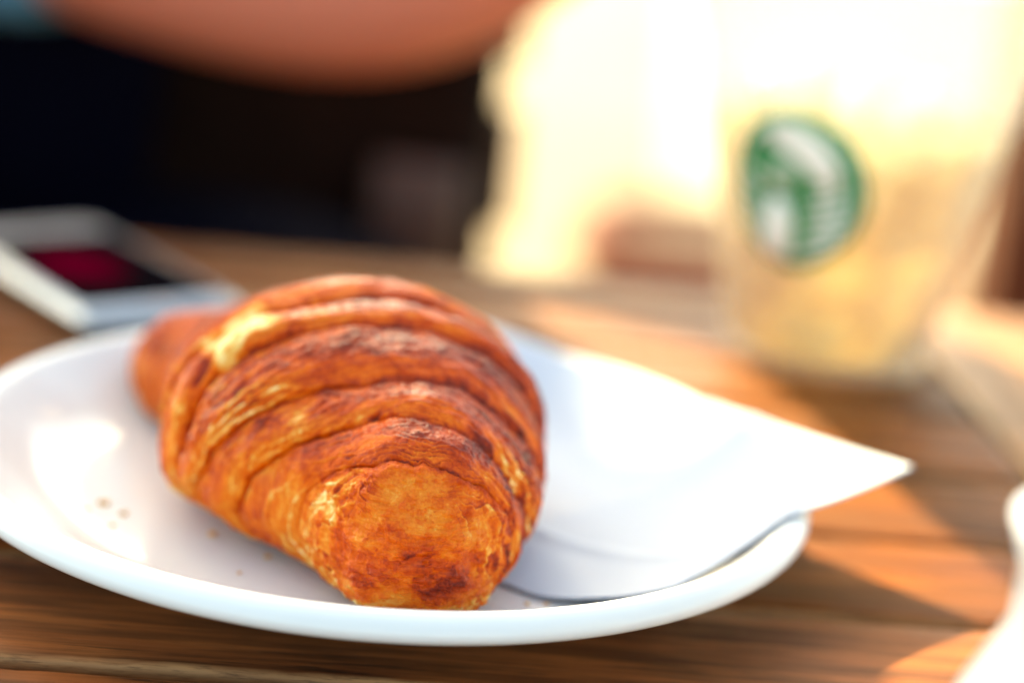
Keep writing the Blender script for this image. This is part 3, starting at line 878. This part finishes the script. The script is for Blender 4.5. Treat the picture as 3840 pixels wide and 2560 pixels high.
TOP = skin("navy_vest", rel([(-.36, 1.20, -.24), (-.36, 1.19, -.08), (-.355, 1.17, .08), (-.345, 1.15, .22), (-.335, 1.13, .30)]), [(0, 1), (1, 2), (2, 3), (3, 4)],
           [(.165, .125), (.16, .12), (.165, .12), (.165, .115), (.12, .09)], NAVY, person)
TR = skin("trousers", rel([(-.36, 1.20, -.20), (-.26, 1.16, -.17), (-.16, 1.05, -.13), (-.07, .98, -.10), (-.06, 1.0, -.35), (-.06, 1.02, -.66), (-.44, 1.14, -.20), (-.42, 1.0, -.18), (-.40, .89, -.17), (-.40, .90, -.42), (-.40, .92, -.66)]),
          [(0, 1), (1, 2), (2, 3), (3, 4), (4, 5), (0, 6), (6, 7), (7, 8), (8, 9), (9, 10)], [(.16, .12), .10, .095, .08, .062, .05, .10, .09, .078, .062, .05], NAVY, person)
SL = skin("sleeve", rel([(-.26, 1.10, .285), (-.264, 1.06, .21), (-.276, 1.01, .098), (-.215, .99, .098)]), [(0, 1), (1, 2), (2, 3)], [.078, .074, .080, .072], BLUE, person, root=1)
SL = skin("sleeve", rel([(-.44, 1.12, .285), (-.54, 1.08, .20), (-.57, 1.03, .11)]), [(0, 1), (1, 2)], [.078, .068, .062], BLUE, person, root=1)
HR = skin("hair", rel([(-.315, 1.11, .46), (-.31, 1.12, .53), (-.31, 1.105, .575)]), [(0, 1), (1, 2)], [.072, .085, .06], HAIR, person, root=1)
for nm_base, sgn_, wrist, dirv, side_v, up_v in (("hand", 1, (.065, .95, .215), (.45, -.10, .88), (.80, .1, -.42), (0, -1, 0)), ("hand", -1, (-.43, .845, .028), (.88, -.45, -.02), (.45, .88, 0), (0, 0, 1))):
    w_ = Vector(wrist) ; d_ = Vector(dirv).normalized(); s_ = Vector(side_v).normalized(); n_ = d_.cross(s_).normalized()
    V = [w_ - d_ * .02, w_ + d_ * .03, w_ + d_ * .065]; E = [(0, 1), (1, 2)]; Rd = [(.026, .022), (.036, .017), (.036, .015)]
    for q, (off, ln) in enumerate(((-.027, .066), (-.009, .075), (.009, .070), (.027, .055))):
        b0 = len(V)
        V += [w_ + d_ * .082 + s_ * off, w_ + d_ * (.082 + ln * .45) + s_ * off * 1.05 - n_ * .008, w_ + d_ * (.078 + ln * .85) + s_ * off * 1.05 - n_ * .026]
        E += [(2, b0), (b0, b0 + 1), (b0 + 1, b0 + 2)]; Rd += [.0095, .0088, .0075]
    b0 = len(V)
    V += [w_ + d_ * .03 - s_ * .035, w_ + d_ * .06 - s_ * .052, w_ + d_ * .085 - s_ * .054 - n_ * .01]
    E += [(1, b0), (b0, b0 + 1), (b0 + 1, b0 + 2)]; Rd += [.014, .0105, .009]
    skin(nm_base, rel([tuple(x) for x in V]), E, Rd, SKIN, person)
for sx, sy in ((-.06, 1.0), (-.40, .90)):
    skin("shoe", rel([(sx, sy + .06, ZG + .045), (sx, sy - .02, ZG + .05), (sx, sy - .14, ZG + .035)]), [(0, 1), (1, 2)], [(.038, .045), (.042, .05), (.04, .03)], NAVY, person, root=1)

LEATH = plain("brown_leather", (0.007, 0.003, 0.002), 0.7, 0.35, 25, 0.4, Specular_IOR_Level=0.03)
TAN = plain("tan_leather", (0.045, 0.013, 0.006), 0.5, 0.25, 25, 0.4)
bag = empty("shoulder_bag", (-0.135, 1.20, ZG + 0.45))
tag(bag, "dark brown leather shoulder bag standing on the bench right of the person", "bag")
bm = bmesh.new(); box(bm, (0, 0, 0.172), (0.22, 0.12, 0.34), 0.03, 4)
for vv in bm.verts:
    k = 1 + .10 * math.sin(vv.co.z * 9); vv.co.x *= k; vv.co.y *= 1 + .12 * math.sin(vv.co.z * 8 + 1)
bm_obj("bag_body", bm, LEATH, bag)
bm = bmesh.new(); box(bm, (0.072, -0.072, 0.215), (0.055, 0.014, 0.085), 0.006, 2); bm_obj("bag_pocket", bm, TAN, bag)
bm = bmesh.new(); tube(bm, [(-.08, 0, .33), (-.06, 0, .41), (0, .01, .44), (.06, 0, .41), (.08, 0, .33)], .008, 10); bm_obj("strap", bm, LEATH, bag)

# ------------------------------------------------------------ wooden post at the right
post = empty("wooden_post", (0.468, 1.80, ZG), math.radians(3))
tag(post, "dark reddish brown wooden post at the right edge behind the cup", "post")
bm = bmesh.new(); box(bm, (0, 0, 1.25), (0.10, 0.10, 2.40), 0.008, 3); bm_obj("post_shaft", bm, WOOD_RED, post, smooth=False)
bm = bmesh.new(); box(bm, (0, 0, 0.026), (0.15, 0.15, 0.052), 0.006, 2); bm_obj("post_foot", bm, WOOD_DARK, post, smooth=False)

# ------------------------------------------------------------ terracotta pot on the sunlit ground
TERRA = plain("terracotta", (0.22, 0.045, 0.020), 0.85, 0.2, 14)
SOIL = plain("soil", (0.035, 0.018, 0.010), 0.95, 0.4, 60, 0.6)
fpot = empty("flower_pot", (0.235, 2.55, ZG))
tag(fpot, "reddish brown terracotta pot on the sunlit ground left of the cup", "flower pot")
bm = bmesh.new()
lathe(bm, [(0, .004), (.105, .004), (.110, .012), (.150, .31), (.168, .315), (.172, .33), (.172, .375), (.165, .385), (.150, .385), (.146, .35), (0, .35)], 48)
bm_obj("pot_wall", bm, TERRA, fpot)
bm = bmesh.new()
lathe(bm, [(0, .362), (.06, .364), (.12, .360), (.146, .356)], 40)
bm_obj("soil", bm, SOIL, fpot)

# ------------------------------------------------------------ parasol added out of view to shade the left part of the table
CANZ = 1.62
off = Vector((sun_dir.x, sun_dir.y)) * (CANZ / sun_dir.z)
# wanted right-hand shade edge on the table: through (0.060,0.45) and (-0.018,0.76)
EA, EBp = Vector((0.060, 0.455)), Vector((-0.018, 0.757))
ed = (EBp - EA).normalized(); enr = Vector((ed.y, -ed.x))     # enr points to the sunlit side
side_len = 2.3
cc_ = EA + ed * 0.85 - enr * (side_len / 2) + off
ang = math.atan2(ed.y, ed.x) - math.pi / 2
par = empty("parasol", (cc_.x, cc_.y, ZG), ang)
tag(par, "square cream parasol added beyond the bench, out of view, to shade the plate", "parasol")
CANV = plain("canvas", (0.62, 0.55, 0.42), 0.9, 0.05, 30)
bm = bmesh.new()
h0 = CANZ - ZG; hs_ = side_len / 2; ap = bm.verts.new((0, 0, h0 + 0.55)); ns_ = 24
rim_ = []
for q in range(4):
    c1_ = Vector(((1, -1), (1, 1), (-1, 1), (-1, -1))[q]) * hs_; c2_ = Vector(((1, 1), (-1, 1), (-1, -1), (1, -1))[q]) * hs_
    for k in range(ns_):
        p = c1_.lerp(c2_, k / ns_); rim_.append(p)
v_r = [bm.verts.new((p.x, p.y, h0)) for p in rim_]
v_l = [bm.verts.new((p.x * 1.002, p.y * 1.002, h0 - 0.16 - 0.02 * math.sin(i * math.pi / 3) ** 2)) for i, p in enumerate(rim_)]
for i in range(len(rim_)):
    j = (i + 1) % len(rim_)
    bm.faces.new((ap, v_r[i], v_r[j])); bm.faces.new((v_r[i], v_l[i], v_l[j], v_r[j]))
o = bm_obj("canopy", bm, CANV, par, smooth=False)
sd = o.modifiers.new("thickness", 'SOLIDIFY'); sd.thickness = 0.003
bm = bmesh.new(); tube(bm, [(0, 0, 0.03), (0, 0, h0 + 0.58)], .024, 16); bm_obj("pole", bm, WOOD_RED, par)
for q in range(4):
    a_ = math.pi / 4 + q * math.pi / 2
    bm = bmesh.new(); tube(bm, [(0, 0, h0 + .50), (hs_ * 1.40 * math.cos(a_), hs_ * 1.40 * math.sin(a_), h0 - .012)], .009, 8); bm_obj("rib", bm, WOOD_RED, par)
bm = bmesh.new(); lathe(bm, [(0, 0), (.26, 0), (.26, .04), (.05, .07), (.05, .2), (0, .2)], 40); bm_obj("base", bm, WOOD_DARK, par)
